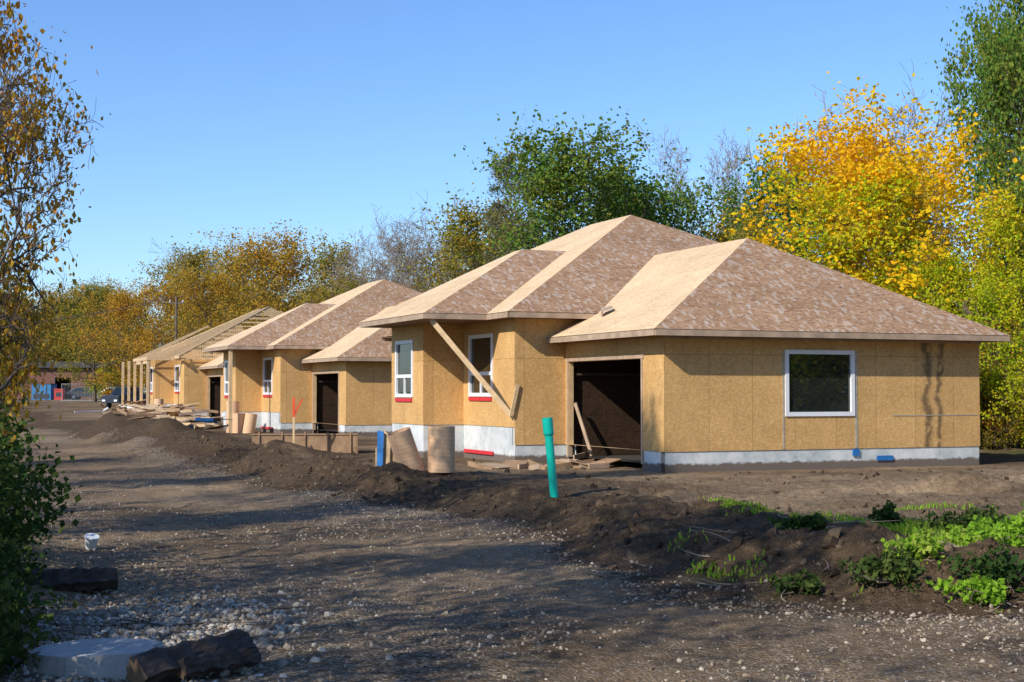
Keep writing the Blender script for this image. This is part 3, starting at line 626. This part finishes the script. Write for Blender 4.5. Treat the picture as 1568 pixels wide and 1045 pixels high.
# ------------------------------------------------------------ site objects
def cardmat():
    m,nt,p=newmat('kraft_cardboard'); L=nt.links; tc=N(nt,'ShaderNodeTexCoord')
    sx=N(nt,'ShaderNodeSeparateXYZ'); L.new(tc.outputs['Object'],sx.inputs[0])
    at=N(nt,'ShaderNodeMath',operation='ARCTAN2'); L.new(sx.outputs[1],at.inputs[0]); L.new(sx.outputs[0],at.inputs[1])
    s=N(nt,'ShaderNodeMath',operation='MULTIPLY_ADD'); L.new(at.outputs[0],s.inputs[0]); s.inputs[1].default_value=.0302; L.new(sx.outputs[2],s.inputs[2])
    s2=N(nt,'ShaderNodeMath',operation='ADD'); L.new(s.outputs[0],s2.inputs[0]); s2.inputs[1].default_value=1.9
    f=N(nt,'ShaderNodeMath',operation='MODULO'); L.new(s2.outputs[0],f.inputs[0]); f.inputs[1].default_value=.19
    seam=ramp(nt,[(0,(.6,.6,.6)),(.012,(1,1,1))],f.outputs[0]).outputs[0]
    cb=N(nt,'ShaderNodeCombineXYZ'); L.new(at.outputs[0],cb.inputs[0]); L.new(f.outputs[0],cb.inputs[1])
    mp=N(nt,'ShaderNodeMapping'); mp.inputs['Scale'].default_value=(9,60,1); L.new(cb.outputs[0],mp.inputs[0])
    v=noise(nt,mp.outputs[0],1.6,2); txt=ramp(nt,[(.56,(1,1,1)),(.58,(.55,.48,.4))],v).outputs[0]
    band=ramp(nt,[(.06,(0,0,0)),(.07,(1,1,1)),(.12,(1,1,1)),(.13,(0,0,0))],f.outputs[0]).outputs[0]
    c=mix(nt,1.0,(.74,.47,.27),seam,'MULTIPLY'); c2=mix(nt,1.0,c,txt,'MULTIPLY'); c=mix(nt,band,c,c2)
    L.new(c,p.inputs['Base Color']); p.inputs['Roughness'].default_value=.75; return m
M_card=cardmat()
def form_tube(x,y,r,h,lean=(0,0)):
    mb=MB(); n=32
    for i in range(n):
        t0=2*math.pi*i/n;t1=2*math.pi*(i+1)/n
        o=lambda t,z,R: (math.cos(t)*R,math.sin(t)*R,z)
        mb.poly([o(t0,0,r),o(t1,0,r),o(t1,h,r),o(t0,h,r)]); q=r-.012
        mb.poly([o(t1,0,q),o(t0,0,q),o(t0,h,q),o(t1,h,q)]); mb.poly([o(t0,h,r),o(t1,h,r),o(t1,h,q),o(t0,h,q)])
    ob=mb.obj('cardboard_form_tube',[M_card]); ob.location=(x,y,hz(x,y)-.03); ob.rotation_euler=(lean[0],lean[1],random.random()*.5); return ob
form_tube(-1.57,32.0,.30,1.02)
form_tube(-2.2,32.0,.27,1.0,(.1,-.34))
form_tube(-13.1,67.5,.30,1.5); form_tube(-12.7,66.9,.3,.95); form_tube(-12.2,66.6,.28,.95,(0,.15))
form_tube(-22.6,92,.3,1.5)
mb=MB()
for i,(m,yy) in enumerate(((0,0),(1,.03))):
    pts=[(-.16+i*.15,yy,0),(-.02+i*.15,yy-.06,0),(.0+i*.15,yy-.05,.86-.1*i),(-.15+i*.15,yy+.02,.9)]
    mb.poly(pts,m); mb.poly([(p[0],p[1]+.02,p[2]) for p in pts[::-1]],m)
mb.box((-.2,.04,0),(.3,.08,.5),1)
o=mb.obj('membrane_roll_offcut',[M_blue,M_wood]); o.location=(-2.9,32.6,hz(-2.9,32.6))
mb=MB(); mb.tube((0,0,-.3),(-.13,0,1.2),.075,.075,20); mb.tube((-.125,0,1.13),(-.15,0,1.42),.095,.095,20,caps=False); mb.tube((-.15,0,1.42),(-.125,0,1.13),.08,.08,20,caps=False); mb.tube((-.123,0,1.10),(-.126,0,1.135),.08,.095,20)
o=mb.obj('teal_sewer_riser_pipe',[M_teal]); o.location=(.78,25.7,hz(.78,25.7)); 
for p in o.data.polygons: p.use_smooth=len(p.vertices)==4
M_orange=simple('fluorescent_paint',(.75,.08,.02),.5,.1)
M_ply=simple('weathered_plywood',(.32,.20,.11),.8,.3,3)
mb=MB(); mb.box((-.03,-.02,0),(.03,.02,1.0),0); mb.box((-.034,-.024,1.0),(.034,.024,1.55),1); mb.poly([(-.034,0,1.55),(.034,0,1.55),(0,0,1.62)],1); mb.beam((.03,0,1.1),(.25,.02,1.55),.02,.05,1)
o=mb.obj('survey_stake',[M_wood,M_orange]); o.location=(-6.6,43.5,hz(-6.6,43.5))
mb=MB()
mb.box((-1.6,-.02,0),(1.6,.02,.6)); mb.box((-1.6,1.18,0),(1.6,1.22,.6)); mb.box((-1.62,-.02,0),(-1.58,1.2,.6)); mb.box((1.58,-.02,0),(1.62,1.2,.6))
for x in (-1.4,-.7,0,.7,1.4): mb.box((x-.02,-.07,0),(x+.02,-.022,.7),1)
mb.box((-1.62,-.05,.6),(1.62,.04,.64),1)
o=mb.obj('plywood_formwork_box',[M_ply,M_ply]); o.location=(-6.4,44.5,hz(-6.4,44.5)-.02); o.rotation_euler=(0,0,.1)
def pile(name,x,y,n,spread,L,seed,mats,hmax=.6):
    rng=RS(seed); mb=MB()
    for i in range(n):
        px,py=rng.randn(2)*spread*.5; a=rng.uniform(0,3.14); l=L*rng.uniform(.4,1); z=rng.uniform(.05,hmax); t=rng.randn()*.15
        d=Vector((math.cos(a),math.sin(a),t)).normalized()*l/2; c=Vector((px,py,z))
        mb.beam(c-d,c+d,.04 if i%3 else .6,.12 if i%3 else .02,i%len(mats))
    o=mb.obj(name,mats); o.location=(x,y,hz(x,y)); return o
M_tarp=simple('white_wrap',(.65,.66,.68),.6,.1)
pile('lumber_pile',-15.6,66,34,2.0,2.6,1,[M_wood,M_ply,M_fascia],.8)
pile('lumber_pile',-17.5,72,30,2.0,3,2,[M_wood,M_fascia,M_ply],1.1)
pile('scrap_pile',-14.3,62.5,22,1.6,1.8,3,[M_ply,M_wood,M_blue],.6)
pile('lumber_pile',-21.5,86,30,2.2,3,4,[M_wood,M_tarp,M_ply],1.0)
pile('lumber_pile',-25,97,30,3,4,8,[M_wood,M_ply,M_tarp],1.2)
pile('scrap_lumber',1.9,36.6,9,.9,1.4,5,[M_ply,M_fascia],.08)
pile('scrap_lumber',-.3,35.6,7,.7,1.0,6,[M_ply,M_fascia],.08)
def sticks(name,x,y,n,s,L,seed,mat):
    rng=RS(seed); segs=[]
    for i in range(n):
        px=x+rng.randn()*s;py=y+rng.randn()*s*.8; a=rng.uniform(0,6.28); l=L*rng.uniform(.3,1); z=hz(px,py)+.02
        p=np.array([px,py,z]); 
        for k in range(3):
            a+=rng.randn()*.3; q=p+np.array([math.cos(a)*l/3,math.sin(a)*l/3,rng.uniform(-.01,.05)]); segs.append((*p,*q,.010*(1-k*.25),.010*(.75-k*.2))); p=q
    V,F=tubes(segs,5); return link(bpy.data.objects.new(name,mesh_arr(name,V,F,[mat])))
sticks('fallen_branches',3.2,17.5,34,1.6,.9,3,M_barkg); sticks('fallen_branches',5.2,15.2,24,.7,.5,4,M_barkg); sticks('fallen_branches',-3.3,13.5,18,.6,.9,6,M_bark)
def log(name,p,q,r,mat,endmat,seed):
    rng=RS(seed); mb=MB(); n=18; k=14; p=Vector(p);q=Vector(q);d=(q-p).normalized(); a=d.cross(Vector((0,0,1))).normalized();b=a.cross(d)
    rings=[]; ph=1+.16*rng.randn(n)
    for i in range(k):
        t=i/(k-1); c=p.lerp(q,t)+Vector(rng.randn(3)*.010); rings.append([c+(a*math.cos(2*math.pi*j/n)+b*math.sin(2*math.pi*j/n))*r*(1-.15*t)*ph[j]*(1+.06*rng.randn()) for j in range(n)])
    for i in range(k-1):
        for j in range(n): mb.poly([rings[i][j],rings[i][(j+1)%n],rings[i+1][(j+1)%n],rings[i+1][j]],0)
    mb.poly(rings[0][::-1],1); mb.poly(rings[-1],1)
    return mb.obj(name,[mat,endmat])
M_darkbark=simple('wet_bark',(.06,.045,.037),.8,.5,9,bump=.8); M_logend=simple('log_end_wood',(.2,.13,.08),.8,.3,12)
g=-.36
log('fallen_log',(-2.85,10.95,g+.08),(-2.15,11.75,g+.16),.12,M_darkbark,M_logend,1)
log('fallen_log',(-2.55,11.1,g+.10),(-2.05,11.55,g+.10),.08,M_darkbark,M_logend,4)
mb=MB()
rg=RS(9); ang=np.linspace(0,2*math.pi,15)[:-1]; top=[(math.cos(t)*.55*rg.uniform(.8,1.1),math.sin(t)*.36*rg.uniform(.8,1.1)) for t in ang]
mb.poly([(x,y,.15+.05*x) for x,y in top]); 
for i in range(14):
    a1=top[i];a2=top[(i+1)%14]; mb.poly([(a1[0]*1.06,a1[1]*1.06,-.05),(a2[0]*1.06,a2[1]*1.06,-.05),(a2[0],a2[1],.15+.05*a2[0]),(a1[0],a1[1],.15+.05*a1[0])])
o=mb.obj('stone_slab',[simple('pale_stone',(.46,.45,.43),.85,.2,7,bump=.4)]); o.location=(-3.3,11.6,g+.02); o.rotation_euler=(.05,0,-.15)
M_rubber=simple('black_rubber',(.025,.025,.027),.6,.3,10)
log('charred_log',(-5.2,15.6,g+.14),(-4.35,15.9,g+.16),.15,M_darkbark,M_darkbark,7)
mb=MB(); mb.tube((0,0,0),(0,0,.15),.06,.08,16); mb.tube((0,0,.15),(0,0,.165),.085,.085,16)
o=mb.obj('discarded_paper_cup',[simple('cup_paper',(.75,.77,.78),.6,.05)]); o.location=(-5.9,20.2,hz(-5.9,20.2)+.02); o.rotation_euler=(.3,.2,0); o.scale=(1.2,1.2,1.1)

# ------------------------------------------------------------ far end of the street
M_brick=simple('dark_brick',(.16,.07,.05),.85,.25,3); M_roofd=simple('dark_roof',(.05,.05,.055),.8,.2)
B_=empty('brick_building',(-66,176,.6))
mb=MB(); wall(mb,(-18,0),(17,0),0,4.2,[(s,s+2.4,1.2,3.2) for s in (2,7,12,17,22)]+[(28,30,0,3)],0,mi=1); wall(mb,(17,0),(17,14),0,4.2,[(3,6,1.2,3.2)],0); wall(mb,(17,14),(-18,14),0,4.2,(),0); wall(mb,(-18,14),(-18,0),0,4.2,(),0)
mb.obj('walls',[M_brick,M_roofd,M_white],B_)
mb=MB(); mb.box((-18.5,-.6,4.2),(17.5,14.5,4.95)); mb.obj('flat_roof',[M_roofd],B_)
mb=MB(); 
for s in (2,7,12,17,22): mb.poly([(-18+s,.1,1.2),(-15.6+s,.1,1.2),(-15.6+s,.1,3.2),(-18+s,.1,3.2)])
mb.obj('glazing',[M_glass],B_)
def car(name,x,y,rz,col,kind='car'):
    C=empty(name,(x,y,hz(x,y)),rz); pm=simple(name+'_paint',col,.25,.03)
    if kind=='car': prof=[(-2.2,.35),(2.2,.35),(2.25,.75),(1.9,.9),(1.0,.98),(.35,1.42),(-1.1,1.45),(-1.9,1.0),(-2.25,.9)]
    else: prof=[(-2.7,.5),(2.7,.5),(2.75,1.05),(2.5,1.15),(1.4,1.22),(.8,1.85),(-.6,1.88),(-.75,1.25),(-2.7,1.25)]
    w=.88; mb=MB()
    inset=lambda z: w if z<1.05+(.2 if kind!='car' else 0) else w-.17
    Lf=[(a,-inset(z),z) for a,z in prof]; Rt=[(a,inset(z),z) for a,z in prof]
    mb.poly(Lf); mb.poly(Rt[::-1])
    for i in range(len(prof)):
        j=(i+1)%len(prof); mb.poly([Lf[j],Lf[i],Rt[i],Rt[j]])
    o=mb.obj('body',[pm],C)
    g=MB()
    if kind=='car':
        for s in (-1,1): g.poly([(.9,s*.895,1.0),(.3,s*.75,1.37),(-1.05,s*.75,1.38),(-1.6,s*.895,1.02)])
        g.poly([(1.02,-.7,1.0),(1.02,.7,1.0),(.4,.65,1.41),(.4,-.65,1.41)])
    else:
        for s in (-1,1): g.poly([(1.25,s*.895,1.26),(.75,s*.75,1.78),(-.5,s*.75,1.8),(-.6,s*.895,1.28)])
        g.poly([(1.45,-.7,1.25),(1.45,.7,1.25),(.86,.65,1.83),(.86,-.65,1.83)])
    g.obj('windows',[M_glass],C)
    wm=MB(); wx=1.35 if kind=='car' else 1.7
    for sx in (-wx,wx):
        for s in (-1,1): wm.tube((sx,s*.72,.33),(sx,s*.93,.33),.33,.33,16,0); wm.tube((sx,s*.925,.33),(sx,s*.94,.33),.19,.19,12,1)
    wm.obj('wheels',[M_rubber,simple('rim',(.4,.4,.42),.3,.1,metal=.7)],C)
    lt=MB(); lt.box((2.15 if kind=='car' else 2.7,-.75,.62),(2.3 if kind=='car' else 2.78,-.45,.78)); lt.box((2.15 if kind=='car' else 2.7,.45,.62),(2.3 if kind=='car' else 2.78,.75,.78)); lt.obj('headlights',[M_white],C)
    return C
car('parked_car',-42.5,156,-.2,(.5,.5,.52)); car('parked_pickup_truck',-34.2,128,-1.9,(.04,.05,.07),'truck')
car('parked_car',-39.0,145,.3,(.06,.07,.09)); car('parked_car',-49,166,.0,(.05,.05,.06))
mb=MB(); mb.box((-1.1,-1.1,.1),(1.1,1.1,2.1),0); mb.box((-1.13,-1.13,2.1),(1.13,1.13,2.2),1); mb.box((-.9,-1.14,.5),(.9,-1.102,1.0),1)
for s in (-.6,.6): mb.box((s-.06,-1.13,.15),(s+.06,-1.105,2.0),1)
o=mb.obj('site_storage_container',[simple('blue_paint',(.03,.17,.36),.5,.1),M_roofd]); o.location=(-54,166,.62)
mb=MB(); mb.box((-.5,-.4,0),(.5,.4,1.5)); mb.box((-.56,-.46,1.5),(.56,.46,1.62)); mb.box((-.3,-.42,.7),(.3,-.402,1.2),1)
o=mb.obj('red_utility_cabinet',[simple('red_paint',(.5,.04,.03),.5,.1),M_roofd]); o.location=(-51.6,164,.6)
mb=MB(); 
for i in range(5):
    x=i*3.0; mb.tube((x,0,0),(x,0,1.9),.03,.03,6); 
    if i<4:
        mb.tube((x,0,1.85),(x+3,0,1.85),.025,.025,6); mb.tube((x,0,.15),(x+3,0,.15),.025,.025,6)
        for k in range(1,20): mb.tube((x+k*.15,0,.15),(x+k*.15,0,1.85),.008,.008,4,caps=False)
        for k in range(1,9): mb.tube((x,0,.15+k*.19),(x+3,0,.15+k*.19),.006,.006,4,caps=False)
o=mb.obj('temporary_fence',[simple('galvanised',(.45,.46,.48),.4,.1,metal=.6)]); o.location=(-47,150,hz(-47,150))
mb=MB(); mb.tube((0,0,-.5),(0,0,9.2),.13,.09,10); mb.beam((-.6,0,8.7),(.6,0,8.7),.1,.12); 
for s in (-.5,0,.5): mb.tube((s,0,8.76),(s,0,8.95),.04,.03,6,1)
o=mb.obj('utility_pole',[M_bark,M_white]); o.location=(-26.2,112,hz(-26.2,112))
mb=MB()
for s in (-.5,0,.5):
    P=[Vector((-26.2+s,112,9.3)).lerp(Vector((-78+s,172,10.5)),i/14)-Vector((0,0,1.6*4*(i/14)*(1-i/14))) for i in range(15)]
    for i in range(14): mb.tube(P[i],P[i+1],.015,.015,4,caps=False)
mb.obj('overhead_wires',[M_rubber])

# ------------------------------------------------------------ light, sky, camera
el=math.radians(34.5); sd_=Vector((-.669*math.cos(el),-.742*math.cos(el),math.sin(el))).normalized()
sl=bpy.data.lights.new('sun','SUN'); sl.energy=5.0; sl.angle=math.radians(.55); sl.color=(1,.94,.84)
so=bpy.data.objects.new('sun',sl); so.rotation_euler=(-sd_).to_track_quat('-Z','Y').to_euler(); link(so)
wd=bpy.data.worlds.new('World'); scene.world=wd; wd.use_nodes=True; nt=wd.node_tree
bg=nt.nodes['Background']; sky=nt.nodes.new('ShaderNodeTexSky'); sky.sky_type='NISHITA'; sky.sun_disc=False
sky.sun_elevation=el; sky.sun_rotation=math.atan2(sd_.x,sd_.y); sky.air_density=1.0; sky.dust_density=.3; sky.ozone_density=2.0
hs=nt.nodes.new('ShaderNodeHueSaturation'); hs.inputs['Saturation'].default_value=1.06
tint=mix(nt,1.0,hs.outputs[0],(.86,1.07,1.40),'MULTIPLY')
nt.links.new(sky.outputs[0],hs.inputs['Color']); nt.links.new(tint,bg.inputs['Color']); bg.inputs['Strength'].default_value=.135
cam=bpy.data.cameras.new('camera'); cam.lens=36*2200/1568; cam.sensor_width=36; cam.clip_end=6000; cam.clip_start=.1
co=bpy.data.objects.new('camera',cam); co.location=(0,0,1.85); co.rotation_euler=(math.radians(90+2.03),0,0); link(co); scene.camera=co
scene.view_settings.view_transform='Standard'; scene.view_settings.look='None'; scene.view_settings.exposure=0
